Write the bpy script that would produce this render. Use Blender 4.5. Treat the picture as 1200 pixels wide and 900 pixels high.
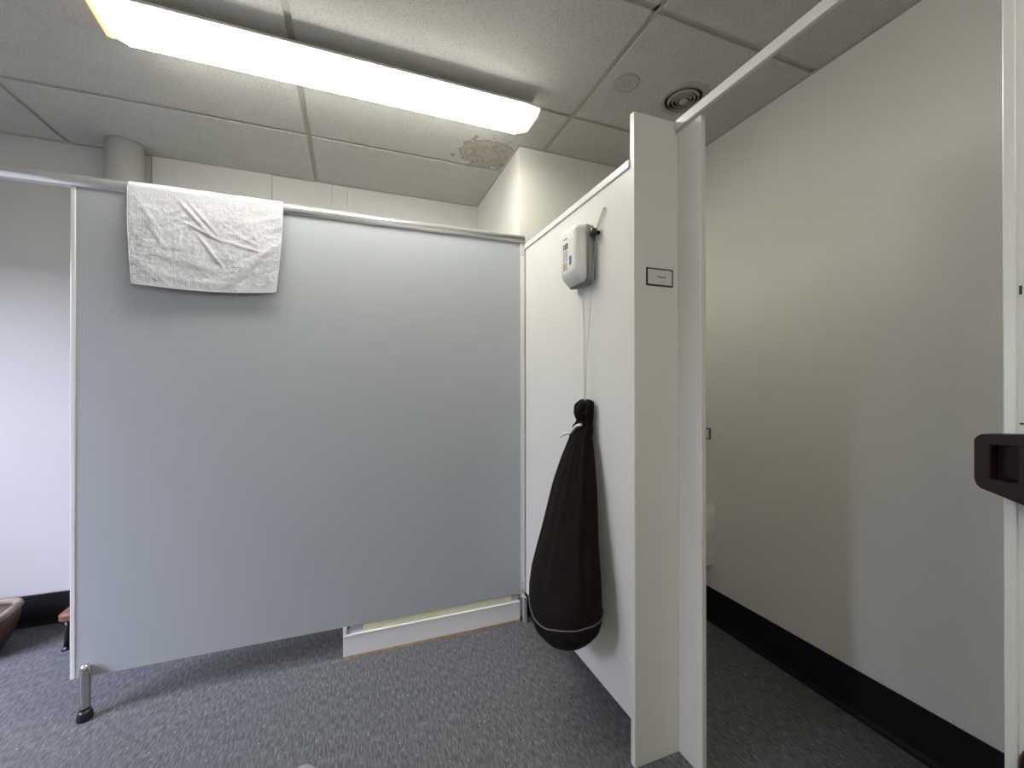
import bpy, bmesh, math, random
from mathutils import Vector, noise
random.seed(7)
for o in list(bpy.data.objects): bpy.data.objects.remove(o)
S = bpy.context.scene
COL = S.collection
R = math.radians

# ------------------------------------------------------------------ camera
EYE = 1.245
CEIL = 2.53
cam = bpy.data.cameras.new('camera')
cam.sensor_width = 36.0
cam.lens = 490.3 / 1200 * 36.0
cam.clip_start = 0.02
camo = bpy.data.objects.new('camera', cam)
camo.location = (0, 0, EYE)
camo.rotation_euler = (R(90.134), R(0.054), R(-20.82))
COL.objects.link(camo)
S.camera = camo

# ------------------------------------------------------------------ world and exposure
W = bpy.data.worlds.new('sky'); S.world = W; W.use_nodes = True
W.node_tree.nodes['Background'].inputs[0].default_value = (0.8, 0.86, 1.0, 1)
W.node_tree.nodes['Background'].inputs[1].default_value = 0.9
S.view_settings.view_transform = 'Standard'
S.view_settings.look = 'None'
S.view_settings.exposure = 0.46
S.view_settings.gamma = 1.0
S.view_settings.use_curve_mapping = False

LAMP = 16.5         # radiance of the ceiling lamp's diffuser
DAY = 560.0         # watts of sky light falling in through the window from above
WIN_Y = (0.85, 2.35); WIN_Z = (0.40, 2.05); WALL_L = -2.35
al = bpy.data.lights.new('daylight', 'AREA')
al.shape = 'RECTANGLE'; al.size = 2.6; al.size_y = 2.2
al.energy = DAY; al.color = (0.72, 0.755, 1.0)
alo = bpy.data.objects.new('window_daylight', al)
alo.location = (-4.3, 0.35, 3.2)
alo.rotation_euler = (Vector((-1.5, 1.9, 0.9)) - alo.location).to_track_quat('-Z', 'Y').to_euler()
COL.objects.link(alo)

# ------------------------------------------------------------------ materials
def mat(name, col, rough=0.5, metal=0.0, var=0.0, vscale=6.0, bump=0.0, bscale=200.0, spec=0.5):
    m = bpy.data.materials.new(name); m.use_nodes = True
    nt = m.node_tree; N = nt.nodes; L = nt.links
    b = N['Principled BSDF']
    b.inputs['Base Color'].default_value = (*col, 1)
    b.inputs['Roughness'].default_value = rough
    b.inputs['Metallic'].default_value = metal
    b.inputs['Specular IOR Level'].default_value = spec
    tc = N.new('ShaderNodeTexCoord')
    if var > 0:
        n = N.new('ShaderNodeTexNoise'); n.inputs['Scale'].default_value = vscale; n.inputs['Detail'].default_value = 5
        r = N.new('ShaderNodeMapRange')
        r.inputs['From Min'].default_value = 0.3; r.inputs['From Max'].default_value = 0.7
        r.inputs['To Min'].default_value = 1-var; r.inputs['To Max'].default_value = 1+var
        mx = N.new('ShaderNodeMix'); mx.data_type = 'RGBA'; mx.blend_type = 'MULTIPLY'
        mx.inputs['Factor'].default_value = 1
        mx.inputs[6].default_value = (*col, 1)
        L.new(tc.outputs['Object'], n.inputs['Vector']); L.new(n.outputs['Fac'], r.inputs['Value'])
        L.new(r.outputs['Result'], mx.inputs[7]); L.new(mx.outputs[2], b.inputs['Base Color'])
    if bump > 0:
        n2 = N.new('ShaderNodeTexNoise'); n2.inputs['Scale'].default_value = bscale; n2.inputs['Detail'].default_value = 3
        bp = N.new('ShaderNodeBump'); bp.inputs['Strength'].default_value = bump; bp.inputs['Distance'].default_value = 0.003
        L.new(tc.outputs['Object'], n2.inputs['Vector']); L.new(n2.outputs['Fac'], bp.inputs['Height'])
        L.new(bp.outputs['Normal'], b.inputs['Normal'])
    return m

def mat_emit(name, col, strength, base=(0.9, 0.9, 0.88)):
    m = mat(name, base, 0.4)
    b = m.node_tree.nodes['Principled BSDF']
    b.inputs['Emission Color'].default_value = (*col, 1)
    b.inputs['Emission Strength'].default_value = strength
    return m

def mat_tile(name, stain=False):
    """mineral fibre ceiling tile: off-white with fine dark pinholes and fissures"""
    m = mat(name, (0.60, 0.59, 0.55), 0.95, spec=0.1)
    nt = m.node_tree; N = nt.nodes; L = nt.links; b = N['Principled BSDF']
    tc = N.new('ShaderNodeTexCoord')
    v = N.new('ShaderNodeTexVoronoi'); v.inputs['Scale'].default_value = 120; v.inputs['Randomness'].default_value = 1
    cr = N.new('ShaderNodeValToRGB')
    cr.color_ramp.elements[0].position = 0.10; cr.color_ramp.elements[0].color = (0.33, 0.325, 0.30, 1)
    cr.color_ramp.elements[1].position = 0.30; cr.color_ramp.elements[1].color = (0.62, 0.61, 0.57, 1)
    n = N.new('ShaderNodeTexNoise'); n.inputs['Scale'].default_value = 9
    mr = N.new('ShaderNodeMapRange'); mr.inputs['To Min'].default_value = 0.94; mr.inputs['To Max'].default_value = 1.06
    mx = N.new('ShaderNodeMix'); mx.data_type = 'RGBA'; mx.blend_type = 'MULTIPLY'; mx.inputs['Factor'].default_value = 1
    L.new(tc.outputs['Object'], v.inputs['Vector']); L.new(v.outputs['Distance'], cr.inputs['Fac'])
    L.new(tc.outputs['Object'], n.inputs['Vector']); L.new(n.outputs['Fac'], mr.inputs['Value'])
    L.new(cr.outputs['Color'], mx.inputs[6]); L.new(mr.outputs['Result'], mx.inputs[7])
    out = mx.outputs[2]
    bp = N.new('ShaderNodeBump'); bp.inputs['Strength'].default_value = 0.5; bp.inputs['Distance'].default_value = 0.002
    L.new(v.outputs['Distance'], bp.inputs['Height']); L.new(bp.outputs['Normal'], b.inputs['Normal'])
    if stain:   # dried brown water stain, centred at the object's own (0.66, 2.24)
        g = N.new('ShaderNodeVectorMath'); g.operation = 'SUBTRACT'; g.inputs[1].default_value = (0.700, 2.225, CEIL)
        sc = N.new('ShaderNodeVectorMath'); sc.operation = 'MULTIPLY'; sc.inputs[1].default_value = (1/0.17, 1/0.165, 0)
        ns = N.new('ShaderNodeTexNoise'); ns.inputs['Scale'].default_value = 14; ns.inputs['Detail'].default_value = 6
        off = N.new('ShaderNodeVectorMath'); off.operation = 'MULTIPLY_ADD'
        off.inputs[1].default_value = (2.1, 2.1, 0)
        ln = N.new('ShaderNodeVectorMath'); ln.operation = 'LENGTH'
        L.new(tc.outputs['Object'], g.inputs[0]); L.new(g.outputs[0], sc.inputs[0])
        L.new(tc.outputs['Object'], ns.inputs['Vector'])
        L.new(ns.outputs['Color'], off.inputs[0]); L.new(sc.outputs[0], off.inputs[2])
        s2 = N.new('ShaderNodeVectorMath'); s2.operation = 'SUBTRACT'; s2.inputs[1].default_value = (1.05, 1.05, 0)
        L.new(off.outputs[0], s2.inputs[0]); L.new(s2.outputs[0], ln.inputs[0])
        rp = N.new('ShaderNodeValToRGB'); e = rp.color_ramp.elements
        e[0].position = 0.0; e[0].color = (0.55, 0.55, 0.55, 1)
        e[1].position = 1.0; e[1].color = (0, 0, 0, 1)
        for p, c in ((0.25, 0.35), (0.45, 0.75), (0.62, 0.4), (0.78, 0.55), (0.90, 1.0), (0.97, 0.5)):
            x = e.new(p); x.color = (c, c, c, 1)
        L.new(ln.outputs['Value'], rp.inputs['Fac'])
        sm = N.new('ShaderNodeMix'); sm.data_type = 'RGBA'
        sm.inputs[7].default_value = (0.30, 0.205, 0.115, 1)
        mm = N.new('ShaderNodeMath'); mm.operation = 'MULTIPLY'; mm.inputs[1].default_value = 0.8
        L.new(rp.outputs['Color'], mm.inputs[0]); L.new(mm.outputs[0], sm.inputs['Factor'])
        L.new(out, sm.inputs[6]); out = sm.outputs[2]
    L.new(out, b.inputs['Base Color'])
    return m

def mat_floor():
    """dark grey safety vinyl with fine streaks that run along Y and pale flecks"""
    m = mat('grey_vinyl', (0.1, 0.1, 0.1), 0.6, spec=0.2)
    nt = m.node_tree; N = nt.nodes; L = nt.links; b = N['Principled BSDF']
    tc = N.new('ShaderNodeTexCoord')
    mp = N.new('ShaderNodeMapping'); mp.inputs['Scale'].default_value = (1, 0.17, 1)
    L.new(tc.outputs['Object'], mp.inputs['Vector'])
    n = N.new('ShaderNodeTexNoise'); n.inputs['Scale'].default_value = 165; n.inputs['Detail'].default_value = 4; n.inputs['Roughness'].default_value = 0.7
    L.new(mp.outputs[0], n.inputs['Vector'])
    cr = N.new('ShaderNodeValToRGB'); e = cr.color_ramp.elements
    e[0].position = 0.30; e[0].color = (0.058, 0.060, 0.062, 1)
    e[1].position = 0.72; e[1].color = (0.255, 0.262, 0.270, 1)
    x = e.new(0.5); x.color = (0.132, 0.136, 0.140, 1)
    L.new(n.outputs['Fac'], cr.inputs['Fac'])
    mp2 = N.new('ShaderNodeMapping'); mp2.inputs['Scale'].default_value = (1, 0.45, 1)
    L.new(tc.outputs['Object'], mp2.inputs['Vector'])
    v = N.new('ShaderNodeTexVoronoi'); v.inputs['Scale'].default_value = 48
    L.new(mp2.outputs[0], v.inputs['Vector'])
    vr = N.new('ShaderNodeValToRGB'); vr.color_ramp.elements[0].position = 0.05; vr.color_ramp.elements[0].color = (1, 1, 1, 1)
    vr.color_ramp.elements[1].position = 0.08; vr.color_ramp.elements[1].color = (0, 0, 0, 1)
    L.new(v.outputs['Distance'], vr.inputs['Fac'])
    mx = N.new('ShaderNodeMix'); mx.data_type = 'RGBA'; mx.inputs[7].default_value = (0.55, 0.56, 0.57, 1)
    L.new(vr.outputs['Color'], mx.inputs['Factor']); L.new(cr.outputs['Color'], mx.inputs[6])
    L.new(mx.outputs[2], b.inputs['Base Color'])
    bp = N.new('ShaderNodeBump'); bp.inputs['Strength'].default_value = 0.25; bp.inputs['Distance'].default_value = 0.002
    L.new(n.outputs['Fac'], bp.inputs['Height']); L.new(bp.outputs['Normal'], b.inputs['Normal'])
    return m

def mat_glass():
    m = bpy.data.materials.new('window_glass'); m.use_nodes = True
    nt = m.node_tree; N = nt.nodes; L = nt.links
    N.remove(N['Principled BSDF'])
    t = N.new('ShaderNodeBsdfTransparent'); g = N.new('ShaderNodeBsdfGlossy'); g.inputs['Roughness'].default_value = 0.05
    mx = N.new('ShaderNodeMixShader'); mx.inputs[0].default_value = 0.06
    L.new(t.outputs[0], mx.inputs[1]); L.new(g.outputs[0], mx.inputs[2]); L.new(mx.outputs[0], N['Material Output'].inputs[0])
    return m

M = {}
M['wall'] = mat('wall_paint', (0.83, 0.815, 0.76), 0.6, var=0.02, vscale=2, bump=0.05, bscale=300)
M['wall_board'] = mat('white_wall_board', (0.74, 0.735, 0.70), 0.5, var=0.02, vscale=3)
M['wall_grey'] = mat('grey_wall_paint', (0.60, 0.595, 0.59), 0.6, var=0.02, vscale=2)
M['floor'] = mat_floor()
M['tile'] = mat_tile('ceiling_tile')
M['tile_stain'] = mat_tile('stained_ceiling_tile', True)
M['grid'] = mat('grid_metal', (0.50, 0.48, 0.41), 0.5, var=0.05, vscale=10)
M['plenum'] = mat('plenum', (0.05, 0.05, 0.05), 0.9)
M['black'] = mat('black_skirting', (0.008, 0.008, 0.009), 0.6, var=0.1, spec=0.25)
M['grey_panel'] = mat('grey_laminate', (0.41, 0.437, 0.462), 0.42, var=0.015, vscale=1.5, bump=0.03, bscale=400)
M['white_panel'] = mat('white_laminate', (0.74, 0.73, 0.695), 0.38, var=0.015, vscale=2)
M['alu'] = mat('satin_aluminium', (0.80, 0.80, 0.80), 0.33, metal=0.75, var=0.03, vscale=15)
M['rail'] = mat('satin_rail', (0.74, 0.74, 0.74), 0.28, metal=0.75, var=0.02, vscale=15)
M['white_alu'] = mat('white_metal', (0.80, 0.80, 0.79), 0.30, metal=0.15, var=0.02, vscale=15)
M['chrome'] = mat('brushed_steel', (0.60, 0.59, 0.57), 0.22, metal=1.0)
M['rubber'] = mat('black_rubber', (0.01, 0.01, 0.01), 0.35)
M['plinth'] = mat('white_plinth', (0.80, 0.79, 0.79), 0.4, var=0.02)
M['cream'] = mat('cream_timber', (0.70, 0.69, 0.50), 0.6, var=0.05, vscale=20)
M['tan_edge'] = mat('raw_board_edge', (0.42, 0.30, 0.19), 0.7, var=0.2, vscale=30)
M['towel'] = mat('white_terry', (0.61, 0.61, 0.65), 0.95, bump=0.9, bscale=330, spec=0.1)
M['bag'] = mat('dark_brown_cloth', (0.0085, 0.006, 0.0045), 0.9, var=0.25, vscale=12, bump=0.3, bscale=500, spec=0.2)
M['piping'] = mat('grey_piping', (0.13, 0.115, 0.10), 0.8)
M['cord'] = mat('white_cord', (0.72, 0.70, 0.69), 0.7)
M['thin_cord'] = mat('grey_white_cord', (0.55, 0.55, 0.53), 0.6)
M['w_plastic'] = mat('white_plastic', (0.80, 0.79, 0.76), 0.35)
M['g_plastic'] = mat('grey_plastic', (0.24, 0.245, 0.25), 0.4)
M['b_plastic'] = mat('black_plastic', (0.01, 0.01, 0.01), 0.3)
M['brown_plastic'] = mat('brown_plastic', (0.018, 0.0075, 0.0075), 0.40, spec=0.3)
M['brown_dark'] = mat('dark_recess', (0.008, 0.004, 0.004), 0.5)
M['ink'] = mat('black_ink', (0.02, 0.02, 0.02), 0.6)
M['ink_grey'] = mat('grey_ink', (0.12, 0.12, 0.12), 0.6)
M['ink_blue'] = mat('blue_ink', (0.07, 0.10, 0.32), 0.6)
M['ink_tan'] = mat('tan_print', (0.50, 0.40, 0.30), 0.6)
M['card'] = mat('card', (0.66, 0.65, 0.64), 0.5)
M['diffuser'] = mat_emit('lit_diffuser', (1.0, 0.975, 0.865), LAMP)
M['diffuser_dim'] = mat_emit('lit_fill_diffuser', (1.0, 0.975, 0.865), LAMP*0.8)  # weaker emission for the added fill lamp, not a worn one
M['endcap'] = mat_emit('lit_end_cap', (1.0, 0.95, 0.80), 0.75, (0.85, 0.82, 0.7))
M['endyellow'] = mat_emit('yellowed_end_cap', (1.0, 0.74, 0.34), 0.7, (0.75, 0.55, 0.3))
M['vent_dark'] = mat('vent_shade', (0.02, 0.02, 0.02), 0.8)
M['vent'] = mat('vent_plastic', (0.42, 0.41, 0.37), 0.5)
M['patch'] = mat('ceiling_plate', (0.53, 0.515, 0.475), 0.9)
M['groove'] = mat('plate_groove', (0.42, 0.41, 0.38), 0.9)
M['stool_seat'] = mat('red_brown_wood', (0.20, 0.078, 0.045), 0.5, var=0.15, vscale=14)
M['tub'] = mat('brown_tub', (0.09, 0.04, 0.025), 0.6, var=0.2, vscale=9)
M['tub_rim'] = mat('tan_rim', (0.33, 0.26, 0.19), 0.5, var=0.12, vscale=9)
M['tub_in'] = mat('brown_tub_inside', (0.12, 0.055, 0.035), 0.7, var=0.2, vscale=9)
M['shoe'] = mat('pale_grey_leather', (0.36, 0.345, 0.345), 0.6)
M['sole'] = mat('dark_sole', (0.05, 0.05, 0.05), 0.7)
M['glass'] = mat_glass()
M['upvc'] = mat('white_upvc', (0.78, 0.78, 0.78), 0.35)

# ------------------------------------------------------------------ helpers
def link(name, bm, m, parent=None, smooth=False, bevel=0, seg=2, auto=None):
    me = bpy.data.meshes.new(name)
    bmesh.ops.recalc_face_normals(bm, faces=bm.faces)
    bm.to_mesh(me); bm.free()
    me.materials.append(m)
    if smooth:
        for p in me.polygons: p.use_smooth = True
    o = bpy.data.objects.new(name, me); COL.objects.link(o)
    if parent is not None: o.parent = parent
    if bevel:
        b = o.modifiers.new('bevel', 'BEVEL'); b.width = bevel; b.segments = seg; b.limit_method = 'ANGLE'; b.angle_limit = R(40)
    return o

def box(bm, x0, x1, y0, y1, z0, z1):
    vs = [bm.verts.new(p) for p in ((x0,y0,z0),(x1,y0,z0),(x1,y1,z0),(x0,y1,z0),(x0,y0,z1),(x1,y0,z1),(x1,y1,z1),(x0,y1,z1))]
    for f in ((0,3,2,1),(4,5,6,7),(0,1,5,4),(1,2,6,5),(2,3,7,6),(3,0,4,7)):
        bm.faces.new([vs[i] for i in f])
    return bm

def mkbox(name, m, x0, x1, y0, y1, z0, z1, parent=None, bevel=0, seg=2):
    return link(name, box(bmesh.new(), x0, x1, y0, y1, z0, z1), m, parent, bevel=bevel, seg=seg)

def loft(bm, rings, close=True, caps=True):
    rs = [[bm.verts.new(p) for p in r] for r in rings]
    n = len(rs[0])
    for a, b in zip(rs, rs[1:]):
        for i in range(n if close else n-1):
            j = (i+1) % n
            bm.faces.new((a[i], a[j], b[j], b[i]))
    if caps and close:
        bm.faces.new(rs[0][::-1]); bm.faces.new(rs[-1])
    return bm

def tube(bm, pts, r, n=8):
    pts = [Vector(p) for p in pts]
    rings = []
    for i, p in enumerate(pts):
        d = (pts[min(i+1, len(pts)-1)] - pts[max(i-1, 0)]).normalized()
        a = Vector((0, 0, 1)) if abs(d.z) < 0.9 else Vector((1, 0, 0))
        u = d.cross(a).normalized(); v = d.cross(u)
        rr = r[i] if isinstance(r, (list, tuple)) else r
        rings.append([p + (u*math.cos(2*math.pi*k/n) + v*math.sin(2*math.pi*k/n))*rr for k in range(n)])
    return loft(bm, rings)

def smooth_path(pts, k=6):
    pts = [Vector(p) for p in pts]; out = []
    P = [pts[0]] + pts + [pts[-1]]
    for i in range(1, len(P)-2):
        for s in range(k):
            t = s/k; a, b, c, d = P[i-1:i+3]
            out.append(0.5*((2*b)+(c-a)*t+(2*a-5*b+4*c-d)*t*t+(3*b-a-3*c+d)*t**3))
    out.append(pts[-1])
    return out

def lathe(bm, prof, c, n=40, closed=False):
    rings = [[(c[0]+r*math.cos(2*math.pi*k/n), c[1]+r*math.sin(2*math.pi*k/n), z) for k in range(n)] for r, z in prof]
    if closed: rings.append(rings[0])
    rs = [[bm.verts.new(p) for p in r] for r in (rings[:-1] if closed else rings)]
    if closed: rs.append(rs[0])
    for a, b in zip(rs, rs[1:]):
        for i in range(n):
            j = (i+1) % n; bm.faces.new((a[i], a[j], b[j], b[i]))
    if not closed:
        bm.faces.new(rs[0][::-1]); bm.faces.new(rs[-1])
    return bm

def prism_y(bm, poly, y0, y1):       # poly of (x, z)
    return loft(bm, [[(x, y0, z) for x, z in poly], [(x, y1, z) for x, z in poly]])
def prism_x(bm, poly, x0, x1):       # poly of (y, z)
    return loft(bm, [[(x0, y, z) for y, z in poly], [(x1, y, z) for y, z in poly]])

def tag(o, label, cat=None, group=None):
    o['label'] = label
    if cat: o['category'] = cat
    if group: o['group'] = group
    return o
def thing(name, label, cat, loc=(0, 0, 0), group=None):
    o = bpy.data.objects.new(name, None); o.empty_display_size = 0.1
    COL.objects.link(o); o.location = loc
    return tag(o, label, cat, group)
def settle(root):
    """parts are modelled in world coordinates: keep them there under an Empty at the thing's base"""
    inv = root.matrix_basis.inverted()
    for ch in root.children:
        ch.matrix_parent_inverse = inv
def struct(o, label=None, cat=None):
    o['kind'] = 'structure'
    if label: o['label'] = label
    if cat: o['category'] = cat
    return o

# ------------------------------------------------------------------ the room
XR = 1.775; YB = 2.92; YF = -1.60; PX = 0.838; PY = 2.085; T = 0.12
struct(mkbox('floor', M['floor'], WALL_L-0.3, XR+T, YF-T, YB+T, -0.06, 0), 'dark grey streaked vinyl floor under the partitions', 'floor')
wr = struct(mkbox('wall_right', M['wall'], XR, XR+T, YF-T, YB+T, 0, CEIL+0.12), 'plain off-white wall of the toilet cubicle above black skirting', 'wall')
wb = struct(mkbox('wall_back', M['wall'], WALL_L-T, XR, YB, YB+T, 0, CEIL+0.12), 'pale wall of joined boards behind the grey partition', 'wall')
struct(mkbox('wall_front', M['wall'], WALL_L-T, XR, YF-T, YF, 0, CEIL+0.12), 'plain painted wall facing the grey partition', 'wall')
struct(mkbox('wall_inner', M['wall'], PX, XR, PY, YB, 0, CEIL+0.03), 'white boxed-out wall whose corner rises above the partitions', 'wall')
# left wall with the window opening
bm = bmesh.new()
y0, y1 = WIN_Y; z0, z1 = WIN_Z; a, b = WALL_L-T, WALL_L
box(bm, a, b, YF-T, y0, 0, CEIL+0.12); box(bm, a, b, y1, YB+T, 0, CEIL+0.12)
box(bm, a, b, y0, y1, 0, z0); box(bm, a, b, y0, y1, z1, CEIL+0.12)
struct(link('wall_left', bm, M['wall']), 'painted wall pierced by a low window', 'wall')
win = thing('window_1', 'white framed low window in the side wall', 'window', (WALL_L-0.06, (y0+y1)/2, z0)); win['kind'] = 'structure'
bm = bmesh.new(); fx0, fx1 = WALL_L-0.09, WALL_L-0.03; fw = 0.05
box(bm, fx0, fx1, y0, y1, z0, z0+fw); box(bm, fx0, fx1, y0, y1, z1-fw, z1)
box(bm, fx0, fx1, y0, y0+fw, z0+fw, z1-fw); box(bm, fx0, fx1, y1-fw, y1, z0+fw, z1-fw)
ym = (y0+y1)/2
box(bm, fx0, fx1, ym-0.025, ym+0.025, z0+fw, z1-fw)
link('window_frame', bm, M['upvc'], win)
mkbox('pane', M['glass'], WALL_L-0.062, WALL_L-0.058, y0+fw, ym-0.025, z0+fw, z1-fw, win)
mkbox('pane', M['glass'], WALL_L-0.062, WALL_L-0.058, ym+0.025, y1-fw, z0+fw, z1-fw, win)
mkbox('window_sill', M['upvc'], WALL_L-0.03, WALL_L+0.05, y0-0.03, y1+0.03, z0-0.025, z0, win, 0.004)
settle(win)
# boards on the back wall, their joints showing above the rail
for xa, xb, pr in ((-1.05, -0.462, 0.022), (-0.460, -0.130, 0.012), (-0.128, -0.034, 0.013), (-0.032, PX, 0.011)):
    mkbox('wall_panel', M['wall_board'], xa, xb, YB-pr, YB, 0.16, CEIL, wb, 0.002)
mkbox('wall_panel', M['wall_grey'], WALL_L, -1.055, YB-0.011, YB, 0.16, CEIL, wb, 0.002)
# skirtings (coved vinyl)
cov = [(0, 0.17), (0.006, 0.17), (0.008, 0.02), (0.014, 0.007), (0.024, 0), (0, 0)]
bm = prism_y(bmesh.new(), [(XR-d, z) for d, z in cov], YF, PY)
struct(link('baseboard_right', bm, M['black']), 'black coved skirting along the cubicle wall', 'skirting')
bm = prism_x(bmesh.new(), [(YB-d-0.0005, z*0.9) for d, z in cov], WALL_L, PX)
struct(link('baseboard_back', bm, M['black']), 'black coved skirting at the foot of the back wall', 'skirting')
bm = prism_x(bmesh.new(), [(PY-d, z) for d, z in cov], PX+0.02, XR-0.03)
struct(link('baseboard_inner', bm, M['black']), 'black coved skirting at the far end of the cubicle', 'skirting')

# ------------------------------------------------------------------ ceiling: slab, grid bars, tiles
ceil = struct(mkbox('ceiling', M['plenum'], WALL_L-T, XR, YF-T, YB, CEIL+0.06, CEIL+0.12), 'suspended ceiling of pale pinholed tiles in a metal grid', 'ceiling')
GX = [WALL_L, -1.405, -0.213, 0.979, XR]
GY = [YF, -1.255, -0.651, -0.047, 0.557, 1.161, 1.765, 2.377, YB]
g = 0.012
for i in range(len(GX)-1):
    for j in range(len(GY)-1):
        xa = GX[i] + (g if i else 0.002); xb = GX[i+1] - (g if i < len(GX)-2 else 0.002)
        ya = GY[j] + (g if j else 0.002); yb = GY[j+1] - (g if j < len(GY)-2 else 0.002)
        st = abs(GX[i]+0.213) < 0.01 and abs(GY[j]-1.765) < 0.01
        if xa < PX < xb and ya >= 1.7:                      # tiles cut round the boxed-out wall
            xb2 = PX-0.002
            o = mkbox('ceiling_tile', M['tile_stain'] if st else M['tile'], xa, xb2, ya, yb, CEIL, CEIL+0.016, ceil, 0.0015, 1)
            if st: o['label'] = 'ceiling tile with brown water stain at its corner'
            if ya < PY:
                mkbox('ceiling_tile', M['tile'], xb2, xb, ya, PY-0.002, CEIL, CEIL+0.016, ceil, 0.0015, 1)
            continue
        if xa > PX and ya >= PY: continue
        if xa > PX and yb > PY: yb = PY-0.002
        mkbox('ceiling_tile', M['tile'], xa, xb, ya, yb, CEIL, CEIL+0.016, ceil, 0.0015, 1)
zb0, zb1 = CEIL+0.008, CEIL+0.03
for x in GX[1:-1]:
    mkbox('grid_bar', M['grid'], x-g-0.001, x+g+0.001, YF, YB if x < PX else PY, zb0, zb1, ceil)
for y in GY[1:-1]:
    ends = [WALL_L] + GX[1:-1] + [PX if y > PY else XR]
    for xa, xb in zip(ends, ends[1:]):
        if xb > xa: mkbox('grid_bar', M['grid'], xa+(g+0.0015 if xa > WALL_L else 0), xb-(g+0.0015 if xb < PX-0.001 else 0), y-g-0.001, y+g+0.001, zb0, zb1, ceil)
# wall angle trims
e = 0.010
for xa, xb, ya, yb in ((XR-e, XR, YF, PY), (WALL_L, WALL_L+e, YF, YB), (WALL_L+e, PX, YB-0.022-e, YB-0.022+0.002), (PX-e, PX, PY, YB-0.03), (PX-e, XR-e, PY-e, PY)):
    mkbox('edge_trim', M['grid'], xa, xb, ya, yb, CEIL-0.003, CEIL+0.002, ceil)

# ------------------------------------------------------------------ ceiling lamp
lx0, lx1 = -0.79, 0.775
def shift(root, dy):
    for ch in root.children:
        for v_ in ch.data.vertices: v_.co.y += dy
    return root
def ceiling_light(label, dy, broken):
    lamp = thing('ceiling_light', label, 'ceiling light', (0, 1.8+dy, CEIL))
    bm = prism_x(bmesh.new(), [(1.742, CEIL), (1.736, CEIL-0.006), (1.698, CEIL-0.034), (1.695, CEIL-0.045), (1.700, CEIL-0.0455), (1.704, CEIL-0.042), (1.896, CEIL-0.042), (1.900, CEIL-0.0455), (1.905, CEIL-0.045), (1.902, CEIL-0.034), (1.864, CEIL-0.006), (1.858, CEIL)], lx0+0.012, lx1-0.012)
    link('housing', bm, M['white_alu'], lamp)
    prof = [(1.7045, -0.0425), (1.7045, -0.053), (1.737, -0.084), (1.863, -0.084), (1.8955, -0.053), (1.8955, -0.0425)]
    bm = bmesh.new()
    loft(bm, [[(lx0+0.05, y, CEIL+z) for y, z in prof], [(lx1-0.05, y, CEIL+z) for y, z in prof]])
    link('diffuser', bm, M['diffuser'] if broken else M['diffuser_dim'], lamp)
    def end_piece(xa, xb, m, name):   # sloping end of the diffuser
        mid = 1.8
        r0 = [(xa, y, CEIL+z) for y, z in prof]
        r1 = [(xb, mid+(y-mid)*0.98, CEIL-0.0425+(z+0.0425)*0.52) for y, z in prof]
        return link(name, loft(bmesh.new(), [r0, r1]), m, lamp)
    end_piece(lx1-0.0499, lx1+0.012, M['endcap'], 'end_cap')
    end_piece(lx0+0.0499, lx0+0.004, M['endcap'], 'end_cap')
    if not broken:
        settle(lamp); return shift(lamp, dy)
    bm = bmesh.new()     # yellowed, broken cap hanging off the far end
    loft(bm, [[(lx0+0.000, 1.695, CEIL-0.006), (lx0+0.000, 1.905, CEIL-0.006), (lx0-0.002, 1.895, CEIL-0.05), (lx0+0.006, 1.84, CEIL-0.082), (lx0-0.002, 1.78, CEIL-0.06), (lx0-0.004, 1.705, CEIL-0.045)],
              [(lx0-0.006, 1.695, CEIL-0.006), (lx0-0.006, 1.905, CEIL-0.006), (lx0-0.010, 1.895, CEIL-0.05), (lx0-0.002, 1.84, CEIL-0.082), (lx0-0.010, 1.78, CEIL-0.06), (lx0-0.012, 1.705, CEIL-0.045)]])
    o = link('broken_end_cap', bm, M['endyellow'], lamp); o['label'] = 'yellowed cracked plastic end cap'
    settle(lamp)
    return lamp
ceiling_light('long lit fluorescent ceiling light with faceted diffuser and yellowed broken end', 0, True)
ceiling_light('added fluorescent fill light over the unseen middle of the room, away from the grey partition', -2.416, False)  # unseen lamp added behind the camera to fill in the light

# ------------------------------------------------------------------ ceiling vent and cover plate
vc = (1.385, 1.478)
vent = thing('ceiling_vent', 'round ceiling air vent with concentric rings over the cubicle', 'vent', (vc[0], vc[1], CEIL))
link('flange', lathe(bmesh.new(), [(0.079, CEIL-0.001), (0.082, CEIL-0.010), (0.098, CEIL-0.007), (0.104, CEIL-0.0005), (0.104, CEIL), (0.079, CEIL)], vc, 48, True), M['vent'], vent, True)
link('throat_shade', lathe(bmesh.new(), [(0.0795, CEIL-0.0004), (0.0795, CEIL-0.0001)], vc, 40), M['vent_dark'], vent)  # flat disc; the shade inside the vent is put into its dark colour
for r in (0.069, 0.053, 0.037):
    link('ring', lathe(bmesh.new(), [(r, CEIL-0.002), (r-0.006, CEIL-0.014), (r-0.009, CEIL-0.014), (r-0.003, CEIL-0.001)], vc, 40, True), M['vent'], vent, True)
link('centre_disc', lathe(bmesh.new(), [(0.004, CEIL-0.0005), (0.012, CEIL-0.001), (0.021, CEIL-0.013), (0.017, CEIL-0.018), (0.004, CEIL-0.019)], vc, 32), M['vent'], vent, True)
settle(vent)
pc = (1.088, 1.488)
pl = thing('cover_plate', 'flat round plate flush in the ceiling tile beside the vent', 'cover plate', (pc[0], pc[1], CEIL))
link('plate', lathe(bmesh.new(), [(0.050, CEIL), (0.050, CEIL-0.0025), (0.002, CEIL-0.0025)], pc, 40), M['patch'], pl)
link('rim', lathe(bmesh.new(), [(0.050, CEIL), (0.050, CEIL-0.003), (0.056, CEIL-0.002), (0.056, CEIL)], pc, 40, True), M['groove'], pl)
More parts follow.
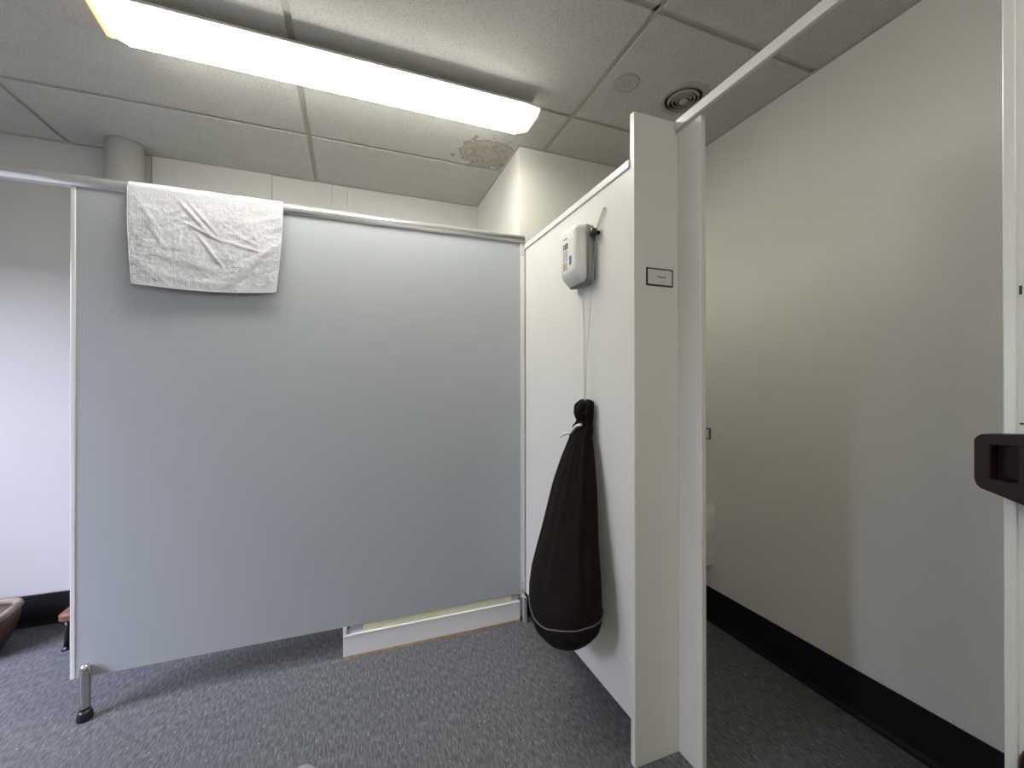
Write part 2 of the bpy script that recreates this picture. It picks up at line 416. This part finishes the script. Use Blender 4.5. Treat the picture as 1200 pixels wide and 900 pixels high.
link('centre_ring', lathe(bmesh.new(), [(0.013, CEIL-0.0024), (0.013, CEIL-0.0034), (0.018, CEIL-0.0034), (0.018, CEIL-0.0024)], pc, 24, True), M['groove'], pl)
settle(pl)

# ------------------------------------------------------------------ pipe behind the partition
pipe = thing('downpipe', 'thick white vertical pipe rising behind the grey partition to the ceiling', 'pipe', (-1.137, 2.828, 0))
link('pipe', lathe(bmesh.new(), [(0.080, 0), (0.080, CEIL-0.002)], (-1.137, 2.812), 40), M['wall_grey'], pipe, False)
for p in pipe.children[0].data.polygons: p.use_smooth = len(p.vertices) == 4
link('collar', lathe(bmesh.new(), [(0.0802, 0), (0.098, 0), (0.098, 0.02), (0.09, 0.05), (0.0802, 0.055)], (-1.137, 2.812), 40, True), M['wall'], pipe, False)
settle(pipe)

# ------------------------------------------------------------------ grey partition
PYF = 2.050
gp = thing('partition_screen', 'large grey laminate partition screen with round top rail and steel foot', 'partition', (-0.93, 2.06, 0))
mkbox('panel', M['grey_panel'], -0.972, 0.828, PYF, PYF+0.020, 0.145, 1.995, gp)
mkbox('edge_strip', M['white_alu'], -0.988, -0.9722, PYF-0.003, PYF+0.023, 0.145, 1.995, gp, 0.003)
bm = bmesh.new()
box(bm, 0.826, 0.851, PYF-0.004, PYF+0.024, 0.12, 1.995)
o = link('wall_channel', bm, M['alu'], gp, bevel=0.002)
for z in (1.93, 1.0, 0.20):
    link('screw', lathe(bmesh.new(), [(0.003, 0), (0.003, 0.0015), (0.001, 0.002)], (0, 0), 10), M['chrome'], o).matrix_local = \
        __import__('mathutils').Matrix.Translation((0.838, PYF-0.004, z)) @ __import__('mathutils').Matrix.Rotation(R(90), 4, 'X')
RAILC = (PYF+0.010, 2.014); RAILR = 0.0245
# rounded top rail: D-shaped extrusion with a lip that grips the panel
ring = [(RAILC[0]+RAILR*math.cos(t)*1.0, RAILC[1]+RAILR*math.sin(t)) for t in [2*math.pi*k/28 for k in range(28)]]
bm = loft(bmesh.new(), [[(x, y, z) for y, z in ring] for x in (WALL_L+0.002, 0.850)])
o = link('top_rail', bm, M['rail'], gp)
for p in o.data.polygons: p.use_smooth = len(p.vertices) == 4
# foot
fx = -0.934; fy = PYF-0.022
ft = link('foot_tube', lathe(bmesh.new(), [(0.0155, 0.035), (0.0165, 0.06), (0.0165, 0.185), (0.015, 0.195), (0.010, 0.203), (0.003, 0.206)], (fx, fy), 24), M['chrome'], gp, True)
link('rubber_foot', lathe(bmesh.new(), [(0.0235, 0.0), (0.0245, 0.010), (0.022, 0.026), (0.0180, 0.036), (0.004, 0.037)], (fx, fy), 24), M['rubber'], ft, True)
mkbox('foot_clamp', M['chrome'], fx-0.010, fx+0.010, fy+0.012, PYF-0.0003, 0.15, 0.19, ft, 0.002)
settle(gp)

# plinth boxing under the panel
pb = thing('plinth_boxing', 'low white boxed plinth with cream strip under the grey partition', 'plinth', (0.39, 2.07, 0))
PBX0, PBX1 = -0.042, 0.822
mkbox('front_board', M['plinth'], PBX0, PBX1, PYF-0.004, PYF+0.014, 0.012, 0.100, pb, 0.0015)
mkbox('bottom_edge', M['tan_edge'], PBX0, PBX1, PYF-0.007, PYF+0.014, 0.0, 0.012, pb)
mkbox('ledge', M['plinth'], PBX0, PBX1, PYF-0.007, PYF+0.05, 0.100, 0.108, pb, 0.002)
mkbox('cream_strip', M['cream'], PBX0+0.085, PBX1-0.045, PYF+0.004, PYF+0.02, 0.108, 0.1445, pb)
mkbox('end_board', M['plinth'], PBX0, PBX0+0.016, PYF-0.004, PYF+0.12, 0.108, 0.1445, pb, 0.001)
mkbox('end_board', M['plinth'], PBX0, PBX0+0.016, PYF+0.0145, PYF+0.12, 0.0, 0.0995, pb, 0.001)
mkbox('back_board', M['plinth'], PBX0+0.018, PBX1, PYF+0.105, PYF+0.12, 0.0, 0.1445, pb)
mkbox('bracket', M['alu'], PBX0+0.030, PBX0+0.082, PYF+0.006, PYF+0.018, 0.1082, 0.1445, pb, 0.001)
mkbox('bracket', M['alu'], PBX1-0.043, PBX1-0.006, PYF+0.006, PYF+0.018, 0.1082, 0.1445, pb, 0.001)
settle(pb)

# ------------------------------------------------------------------ white side partition of the cubicle
SX = 0.856
sp = thing('cubicle_side_panel', 'bright white laminate side panel of the toilet cubicle', 'partition', (SX, 1.6, 0.145))
mkbox('panel', M['white_panel'], SX+0.0005, SX+0.018, 1.1517, 2.082, 0.145, 1.962, sp, 0.0004)
mkbox('top_cap', M['white_alu'], SX-0.006, SX+0.024, 1.152, 2.082, 1.963, 1.990, sp, 0.003)
settle(sp)
tag(mkbox('corner_post', M['alu'], 0.8335, 0.853, PYF-0.0295, PYF-0.0055, 0.0, 0.135, None, 0.003), 'short metal post at the corner between plinth and white cubicle panel', 'post')

# pilaster: front board plus return board that carries the header
pi_ = thing('cubicle_pilaster', 'tall off-white pilaster of the cubicle carrying a small framed card', 'pilaster', (0.95, 1.14, 0))
mkbox('front_board', M['white_panel'], 0.8558, 1.0345, 1.130, 1.1515, 0.0, 2.137, pi_, 0.0006)
mkbox('return_board', M['white_panel'], 1.035, 1.053, 1.028, 1.150, 0.0, 2.137, pi_, 0.0015)
settle(pi_)
hr = thing('header_rail', 'white header rail bridging the cubicle doorway above the pilasters', 'rail', (1.04, 0.25, 2.11))
mkbox('rail', M['white_alu'], 1.020, 1.0345, YF+0.002, 1.1285, 2.108, 2.140, hr, 0.003)
mkbox('lip', M['grid'], 1.0346, 1.05, YF+0.002, 1.027, 2.125, 2.137, hr, 0.001)
settle(hr)

# near pilaster with latch keep
np_ = thing('doorway_pilaster', 'off-white pilaster board with pale edge strip and brown latch fittings', 'pilaster', (1.05, -0.2, 0))
JY = 0.371
mkbox('board', M['white_panel'], 1.042, 1.060, -0.75, JY-0.001, 0.0, 2.096, np_, 0.001)
mkbox('edge_strip', M['white_alu'], 1.040, 1.062, JY-0.0165, JY, 0.0, 2.096, np_, 0.002)
# keep: tapered block with a rectangular pocket
def keep(name, prof_outer, pocket, xa, xb, depth):
    bm = bmesh.new()
    n = len(prof_outer)
    of = [bm.verts.new((xa, y, z)) for y, z in prof_outer]
    ob = [bm.verts.new((xb, y, z)) for y, z in prof_outer]
    for i in range(n):
        j = (i+1) % n; bm.faces.new((of[i], of[j], ob[j], ob[i]))
    bm.faces.new(ob)
    pin = [bm.verts.new((xa, y, z)) for y, z in pocket]
    pdp = [bm.verts.new((xa+depth, y, z)) for y, z in pocket]
    m = n//4
    for i in range(n):
        j = (i+1) % n
        a_, b_ = pin[(i//m) % 4], pin[(j//m) % 4]
        bm.faces.new((of[i], of[j], b_) if a_ == b_ else (of[i], of[j], b_, a_))
    for i in range(4):
        j = (i+1) % 4; bm.faces.new((pin[i], pin[j], pdp[j], pdp[i]))
    bm.faces.new(pdp)
    return link(name, bm, M['brown_plastic'], np_, bevel=0.0025, seg=3)
k = keep('latch_keep', [(0.386, 1.160), (0.391, 1.155), (0.394, 1.150), (0.394, 1.082), (0.391, 1.072), (0.386, 1.067),
               (0.29, 1.035), (0.284, 1.036), (0.28, 1.042), (0.28, 1.160), (0.283, 1.165), (0.29, 1.168)],
         [(0.374, 1.143), (0.374, 1.086), (0.343, 1.083), (0.343, 1.143)], 1.006, 1.0395, 0.026)
k['label'] = 'dark brown plastic latch keep with square pocket'
bm = bmesh.new()
rr = [(0, 0.034), (0.010, 0.034), (0.018, 0.030), (0.026, 0.020), (0.030, 0.006)]
rings = [[(1.0418-d, 0.318+r*math.cos(2*math.pi*q/24), 0.615+1.45*r*math.sin(2*math.pi*q/24)) for q in range(24)] for d, r in rr]
o = link('bumper', loft(bm, rings), M['brown_plastic'], np_, True); o['label'] = 'dark brown plastic bumper knob'
mkbox('screw_slot', M['ink'], 1.0412, 1.0419, 0.349, 0.352, 1.395, 1.410, np_)
mkbox('staple', M['ink'], 1.0412, 1.0419, 0.330, 0.352, 1.178, 1.181, np_)
settle(np_)

# ------------------------------------------------------------------ framed card on the pilaster
cd = thing('door_card', 'small white card in thin black frame on the pilaster', 'sign', (0.955, 1.13, 1.603))
cx0, cx1, cz0, cz1 = 0.902, 1.010, 1.574, 1.632
mkbox('card', M['card'], cx0+0.003, cx1-0.003, 1.1265, 1.1295, cz0+0.003, cz1-0.003, cd)
bm = bmesh.new(); w = 0.0042
box(bm, cx0, cx1, 1.1255, 1.1297, cz0, cz0+w); box(bm, cx0, cx1, 1.1255, 1.1297, cz1-w, cz1)
box(bm, cx0, cx0+w, 1.1255, 1.1297, cz0+w, cz1-w); box(bm, cx1-w, cx1, 1.1255, 1.1297, cz0+w, cz1-w)
link('frame', bm, M['ink'], cd)
bm = bmesh.new(); x = 0.944                    # one short word, too small to read in the photograph: bare strokes
for wd in (0.0045, 0.005, 0.004, 0.005, 0.0045, 0.005, 0.004, 0.0045):
    box(bm, x, x+wd-0.0009, 1.1261, 1.1265, 1.6015, 1.6055); x += wd
link('printed_word', bm, M['ink_grey'], cd)
settle(cd)

# ------------------------------------------------------------------ white unit on the cubicle panel, with hook
un = thing('wall_unit', 'white plastic dispenser box with grey back hanging on the white cubicle panel', 'dispenser', (0.85, 1.43, 1.63))
def rrect(y0, y1, z0, z1, r, x, n=4):
    out = []
    for cy, cz, a0 in ((y1-r, z1-r, 0), (y0+r, z1-r, 90), (y0+r, z0+r, 180), (y1-r, z0+r, 270)):
        for k_ in range(n+1):
            t = R(a0+90*k_/n); out.append((x, cy+r*math.cos(t), cz+r*math.sin(t)))
    return out
bm = loft(bmesh.new(), [rrect(1.368, 1.498, 1.640, 1.845, 0.016, 0.8558), rrect(1.358, 1.505, 1.630, 1.850, 0.02, 0.846), rrect(1.356, 1.507, 1.628, 1.852, 0.02, 0.822)])
link('back_shell', bm, M['g_plastic'], un, True)
bm = loft(bmesh.new(), [rrect(1.366, 1.507, 1.634, 1.853, 0.02, 0.8218), rrect(1.368, 1.508, 1.638, 1.854, 0.02, 0.812), rrect(1.376, 1.504, 1.656, 1.852, 0.020, 0.790), rrect(1.384, 1.498, 1.674, 1.848, 0.018, 0.780), rrect(1.394, 1.490, 1.684, 1.838, 0.016, 0.777)])
fs = link('front_shell', bm, M['w_plastic'], un, True)
def printed(name, m, ya, yb, za, zb): return mkbox(name, m, 0.7757, 0.7772, ya, yb, za, zb, fs)
for ya in (1.462, 1.448, 1.436): printed('printed_mark', M['ink_grey'], ya, ya+0.007, 1.772, 1.795)
for q in range(5): printed('printed_line', M['piping'], 1.435+0.002*(q % 2), 1.470, 1.762-q*0.008, 1.7635-q*0.008)
printed('printed_picture', M['ink_tan'], 1.442, 1.472, 1.692, 1.722)
printed('printed_blue_mark', M['ink_blue'], 1.408, 1.420, 1.705, 1.738)
printed('printed_heading', M['ink_grey'], 1.440, 1.468, 1.812, 1.815)
settle(un)
hk = thing('hook_knob', 'small black hook knob on the white cubicle panel beside the dispenser', 'hook', (SX, 1.375, 1.815))
def knob_ring(x, r): return [(x, 1.3390+r*math.cos(2*math.pi*q/16), 1.812+r*math.sin(2*math.pi*q/16)) for q in range(16)]
link('knob', loft(bmesh.new(), [knob_ring(0.8558, 0.008), knob_ring(0.842, 0.008), knob_ring(0.838, 0.0145), knob_ring(0.824, 0.0145), knob_ring(0.820, 0.010)]), M['b_plastic'], hk, True)
settle(hk)
lp = thing('cord_loop', 'looped white cord rising from the black hook knob', 'cord', (0.85, 1.33, 1.83))
link('loop', tube(bmesh.new(), smooth_path([(0.8455, 1.339, 1.822), (0.850, 1.328, 1.852), (0.852, 1.306, 1.882), (0.852, 1.296, 1.888), (0.852, 1.294, 1.878), (0.850, 1.312, 1.855), (0.8455, 1.333, 1.821)]), 0.0022, 6), M['thin_cord'], lp, True)
settle(lp)

# ------------------------------------------------------------------ drawstring bag
bag = thing('drawstring_bag', 'dark brown cloth drawstring bag hanging by thin cords on the white panel', 'bag', (0.75, 1.40, 0.22))
#        z     cx     cy    rx     ry    fold
BR = [(1.187, 0.834, 1.392, 0.011, 0.026, 0.45),
      (1.172, 0.828, 1.393, 0.020, 0.034, 0.42),
      (1.140, 0.823, 1.394, 0.027, 0.038, 0.36),
      (1.105, 0.827, 1.395, 0.022, 0.030, 0.36),
      (1.078, 0.820, 1.395, 0.028, 0.038, 0.26),
      (1.030, 0.810, 1.394, 0.038, 0.050, 0.18),
      (0.960, 0.798, 1.394, 0.050, 0.068, 0.13),
      (0.860, 0.784, 1.395, 0.066, 0.092, 0.10),
      (0.740, 0.769, 1.396, 0.081, 0.116, 0.075),
      (0.620, 0.756, 1.398, 0.095, 0.140, 0.05),
      (0.530, 0.746, 1.400, 0.106, 0.160, 0.032),
      (0.470, 0.741, 1.402, 0.110, 0.170, 0.018),
      (0.435, 0.741, 1.402, 0.111, 0.172, 0.012),
      (0.405, 0.742, 1.401, 0.112, 0.173, 0.012),
      (0.372, 0.746, 1.399, 0.104, 0.158, 0.012),
      (0.342, 0.752, 1.396, 0.088, 0.128, 0.01),
      (0.325, 0.758, 1.393, 0.062, 0.084, 0.01),
      (0.317, 0.765, 1.390, 0.024, 0.030, 0.0)]
BR = [(z, cx, cy, rx*(1.06 if z < 1.0 else 1), ry*(1.08 if z < 1.0 else 1), f) for z, cx, cy, rx, ry, f in BR]
def tilt(p):       # the loose base hangs lower on the side away from the panel
    x_, y_, z_ = p
    k_ = max(0.0, min(1.0, (0.53-z_)/0.2))
    return (x_, y_, z_+k_*0.42*(x_-0.745)+k_*0.05*(1.40-y_))
NA = 72
def bag_ring(z, cx, cy, rx, ry, f, grow=0.0, zoff=0.0):
    out = []
    for q in range(NA):
        t = 2*math.pi*q/NA
        w_ = f*(0.55*math.sin(9*t+0.6*math.sin(2*t)) + 0.35*math.sin(16*t+1.3) + 0.25*math.sin(5*t+2))
        nz = noise.noise(Vector((math.cos(t)*1.6, math.sin(t)*1.6, z*5)))*0.05 + (noise.noise(Vector((math.cos(t)*3, math.sin(t)*3, z*40)))*0.3 if z > 1.06 else 0)
        s = 1 + w_ + nz
        x_ = cx+(rx*s+grow)*math.cos(t); y_ = cy+(ry*s+grow)*math.sin(t)
        out.append((min(x_, 0.8535), y_, z+zoff*math.sin(t*1.0+0.4)))
    return out
rings = []
for a_, b_ in zip(BR, BR[1:]):
    for s_ in range(4):
        t = s_/4; rings.append(bag_ring(*[p+(q-p)*t for p, q in zip(a_, b_)], zoff=0.004))
rings.append(bag_ring(*BR[-1]))
link('pouch', loft(bmesh.new(), [[tilt(p_) for p_ in r_] for r_ in rings]), M['bag'], bag, True)
pr = bag_ring(0.430, 0.7415, 1.402, 0.1178, 0.1852, 0.012, 0.0015)
pr = [(x_, y_, 0.424+0.009*math.sin(3*math.atan2(y_-1.402, x_-0.741)+0.5)) for x_, y_, _ in pr]
pr = [tilt(p_) for p_ in pr]
link('piping', tube(bmesh.new(), pr+[pr[0]], 0.0026, 6), M['piping'], bag, True)
link('hanging_cord', tube(bmesh.new(), smooth_path([(0.846, 1.3390, 1.802), (0.842, 1.346, 1.74), (0.838, 1.356, 1.62), (0.834, 1.385, 1.40), (0.828, 1.392, 1.18)]), 0.0013, 6), M['thin_cord'], bag, True)
link('hanging_cord', tube(bmesh.new(), smooth_path([(0.838, 1.425, 1.627), (0.832, 1.408, 1.40), (0.828, 1.398, 1.18)]), 0.0013, 6), M['thin_cord'], bag, True)
link('hanging_cord', tube(bmesh.new(), smooth_path([(0.836, 1.408, 1.627), (0.836, 1.412, 1.50), (0.833, 1.398, 1.38), (0.828, 1.394, 1.18)]), 0.0013, 6), M['thin_cord'], bag, True)
link('drawstring', tube(bmesh.new(), smooth_path([(0.800, 1.372, 1.095), (0.790, 1.392, 1.090), (0.784, 1.412, 1.073), (0.778, 1.422, 1.060), (0.765, 1.432, 1.058), (0.752, 1.444, 1.048), (0.748, 1.446, 1.040)]), [0.0055]*30+[0.0042]*7, 8), M['cord'], bag, True)
settle(bag)

# ------------------------------------------------------------------ towel over the rail
tw = thing('towel', 'white terry towel draped over the round rail of the grey partition', 'towel', (-0.545, RAILC[0], RAILC[1]+RAILR))
TR = RAILR+0.0035
def ridge(u, v, u0, v0, u1, v1, wdt, h):
    dx, dy = u1-u0, v1-v0; l2 = dx*dx+dy*dy
    t = max(0, min(1, ((u-u0)*dx+(v-v0)*dy)/l2))
    d = math.hypot((u-u0-dx*t)*0.53, (v-v0-dy*t)*0.385)
    return 0.8*h*math.exp(-(d/wdt)**2)*(0.35+0.65*math.sin(math.pi*min(1, max(0, t*0.9+0.05))))
RID = [(0.28, 0.04, 0.52, 0.42, 0.007, 0.0050), (0.34, 0.04, 0.56, 0.40, 0.006, 0.0040), (0.42, 0.40, 0.60, 0.74, 0.006, 0.0050),
       (0.34, 0.30, 0.58, 0.46, 0.006, 0.0045), (0.56, 0.44, 0.86, 0.55, 0.006, 0.0035), (0.62, 0.36, 0.82, 0.46, 0.005, 0.0022),
       (0.60, 0.28, 0.72, 0.40, 0.006, 0.0018), (0.05, 0.10, 0.20, 0.45, 0.010, 0.0028), (0.12, 0.35, 0.24, 0.62, 0.010, 0.0032),
       (0.70, 0.82, 1.0, 0.42, 0.024, 0.0060), (0.16, 0.66, 0.62, 0.80, 0.016, 0.0030), (0.0, 0.72, 0.2, 0.93, 0.02, 0.0030), (0.25, 0.90, 0.70, 0.92, 0.012, 0.0022)]
def towel_pt(u, s):
    # s: <0 back hang, 0..1 over the rail, >1 front hang; u across
    FH, BH = 0.392, 0.30
    xl, xr = -0.812, -0.283
    if s <= 0:
        v = -s; x = xl+(xr-xl)*u
        return (x+0.004*math.sin(5*v), RAILC[0]+TR+0.004*v+0.004*noise.noise(Vector((u*4, v*3, 9))), RAILC[1]-v*BH*(1+0.03*math.sin(3*u)))
    if s <= 1:
        t = math.pi*s; x = xl+(xr-xl)*u
        rr_ = TR+0.0012*noise.noise(Vector((u*9, s*2, 2)))
        return (x, RAILC[0]+rr_*math.cos(t), RAILC[1]+rr_*math.sin(t))
    v = s-1
    inl = 0.018*v-0.008*math.sin(math.pi*v)*0.6; inr = -0.020*v+0.004*math.sin(math.pi*v*1.3)
    x = xl+inl+(xr+inr-xl-inl)*u
    amp = min(1, v*5)
    out = 0.004*v + amp*sum(ridge(u, v, *q) for q in RID)
    out += amp*(0.004*(noise.noise(Vector((u*5, v*4, 0)))+0.6) + 0.0022*noise.noise(Vector((u*16+v*9, v*11, 3))) + 0.0012*noise.noise(Vector((u*40, v*30, 5))))
    out += 0.008*v*v*(0.5+0.5*math.sin(6*u+0.8))
    sag = 0.012*math.sin(math.pi*u)*v + 0.004*v*(1-u)
    z = RAILC[1]-v*(FH-0.018)-sag
    return (x, RAILC[0]-TR-out, z)
bm = bmesh.new(); NU, NB, NR, NF = 110, 12, 10, 84
ss = [-1+k_/NB for k_ in range(NB)] + [k_/NR for k_ in range(NR)] + [1+k_/NF for k_ in range(NF+1)]
G = [[bm.verts.new(towel_pt(i/NU, s)) for i in range(NU+1)] for s in ss]
for r0, r1 in zip(G, G[1:]):
    for i in range(NU): bm.faces.new((r0[i], r0[i+1], r1[i+1], r1[i]))
cl = link('cloth', bm, M['towel'], tw, True)
sm = cl.modifiers.new('thick', 'SOLIDIFY'); sm.thickness = 0.0022; sm.offset = 0
# hems: thin rolled edges
def hem(pts, r): return link('hem', tube(bmesh.new(), pts, r, 6), M['towel'], tw, True)
hem([towel_pt(i/60, 2.0) for i in range(61)], 0.0026)
hem([towel_pt(0.0, 1+i/40) for i in range(41)], 0.0024)
hem([towel_pt(1.0, 1+i/40) for i in range(41)], 0.0024)
p = towel_pt(0.705, 2.0)
link('loose_thread', tube(bmesh.new(), smooth_path([p, (p[0]+0.001, p[1]-0.001, p[2]-0.012), (p[0]-0.002, p[1], p[2]-0.024)]), 0.0006, 5), M['towel'], tw)
settle(tw)

# ------------------------------------------------------------------ small white bin and wall plate inside the cubicle
bn = thing('wall_bin', 'white plastic bin hung low on the cubicle wall behind the pilaster', 'bin', (XR, 1.8, 0.29))
def bring(z, xa, ya, yb, r):
    return [(x_, y_, z) for x_, y_ in ((XR-0.0005, ya), (xa+r, ya), (xa+r*0.3, ya+r*0.3), (xa, ya+r), (xa, yb-r), (xa+r*0.3, yb-r*0.3), (xa+r, yb), (XR-0.0005, yb))]
link('body', loft(bmesh.new(), [bring(0.285, 1.70, 1.695, 1.93, 0.02), bring(0.30, 1.665, 1.680, 1.945, 0.03), bring(0.345, 1.655, 1.674, 1.95, 0.03), bring(0.39, 1.665, 1.684, 1.945, 0.03), bring(0.47, 1.660, 1.678, 1.948, 0.03)]), M['w_plastic'], bn, False, 0.004)
link('lid', loft(bmesh.new(), [bring(0.472, 1.640, 1.664, 1.962, 0.03), bring(0.59, 1.645, 1.667, 1.958, 0.03), bring(0.615, 1.665, 1.682, 1.945, 0.03)]), M['w_plastic'], bn, False, 0.004)
mkbox('button', M['g_plastic'], 1.700, 1.745, 1.700, 1.760, 0.6155, 0.628, bn, 0.003)
settle(bn)
wp = thing('wall_plate', 'tiny pale rectangular plate with dark rim on the cubicle wall', 'plate', (XR, 1.72, 0.985))
mkbox('rim', M['ink_grey'], XR-0.006, XR-0.0003, 1.700, 1.760, 0.955, 1.015, wp, 0.001)
mkbox('face', M['w_plastic'], XR-0.009, XR-0.0062, 1.706, 1.754, 0.961, 1.009, wp, 0.001)
settle(wp)

# ------------------------------------------------------------------ things on the floor beyond the open end of the partition
st = thing('footstool', 'low footstool with red-brown seat and black legs behind the grey partition', 'stool', (-1.14, 2.64, 0))
bm = loft(bmesh.new(), [[(x_, y_, z) for _, x_, y_ in rrect(-1.284+ins, -0.954-ins, 2.555+ins, 2.705-ins, 0.03, 0, 5)] for z, ins in ((0.140, 0.012), (0.150, 0.0), (0.172, 0.0), (0.182, 0.010))])
link('seat', bm, M['stool_seat'], st)
for sx in (0, 1):
    for sy in (0, 1):
        x_ = (-1.258, -0.99)[sx]; y_ = (2.595, 2.675)[sy]; ox = (-0.004, 0.004)[sx]
        lg = link('leg', tube(bmesh.new(), [(x_+ox, y_, 0.012), (x_+ox*0.4, y_, 0.08), (x_, y_, 0.141)], 0.011, 10), M['b_plastic'], st, True)
        link('leg_tip', lathe(bmesh.new(), [(0.020, 0), (0.018, 0.008), (0.012, 0.016)], (x_+ox, y_), 14), M['rubber'], lg)
settle(st)
tb = thing('floor_tub', 'brown open tub with thick tan rim by the black skirting', 'tub', (-1.65, 2.66, 0))
TC = Vector((-1.685, 2.66)); TA = R(8)
def tub_ring(z, hx, hy, r, n=6):
    out = []
    for _, a_, b_ in rrect(-hx, hx, -hy, hy, r, 0, n):
        out.append((TC.x+a_*math.cos(TA)-b_*math.sin(TA), TC.y+a_*math.sin(TA)+b_*math.cos(TA), z))
    return out
bm = loft(bmesh.new(), [tub_ring(0.0, 0.13, 0.085, 0.06), tub_ring(0.05, 0.165, 0.115, 0.07), tub_ring(0.12, 0.185, 0.135, 0.08), tub_ring(0.172, 0.19, 0.142, 0.085),
                        tub_ring(0.172, 0.165, 0.117, 0.07), tub_ring(0.10, 0.15, 0.10, 0.06), tub_ring(0.03, 0.12, 0.075, 0.05)])
link('body', bm, M['tub'], tb, True)
rim = tub_ring(0.185, 0.182, 0.134, 0.085, 8)
link('rim', tube(bmesh.new(), rim+[rim[0]], 0.017, 10), M['tub_rim'], tb, True)
settle(tb)

# pale shoe whose toe just enters the view
sh = thing('shoe', 'pale grey rounded shoe standing on the vinyl floor', 'shoe', (-0.146, 1.36, 0))
def shoe_ring(y, w_, z0_, z1_, n=14):
    cxs = -0.146
    return [(cxs+1.12*w_*math.cos(2*math.pi*q/n), y+0.028, z0_+(z1_-z0_)*(0.5+0.5*math.sin(2*math.pi*q/n))) for q in range(n)]
link('upper', loft(bmesh.new(), [shoe_ring(y_, w_, 0.018, z_) for y_, w_, z_ in ((1.170, 0.020, 0.06), (1.180, 0.030, 0.085), (1.23, 0.036, 0.09), (1.29, 0.040, 0.082), (1.35, 0.044, 0.066), (1.40, 0.043, 0.056), (1.432, 0.034, 0.050), (1.450, 0.018, 0.042))]), M['shoe'], sh, True)
so = [(-0.146+1.12*w_*sg, y_+0.028) for sg, seq in ((1, 1), (-1, -1)) for y_, w_ in ((1.165, 0.018), (1.178, 0.033), (1.26, 0.036), (1.36, 0.047), (1.41, 0.045), (1.44, 0.034), (1.455, 0.012))[::seq]]
link('sole', loft(bmesh.new(), [[(x_, y_, z) for x_, y_ in so] for z in (0.0, 0.0175)]), M['sole'], sh)
settle(sh)
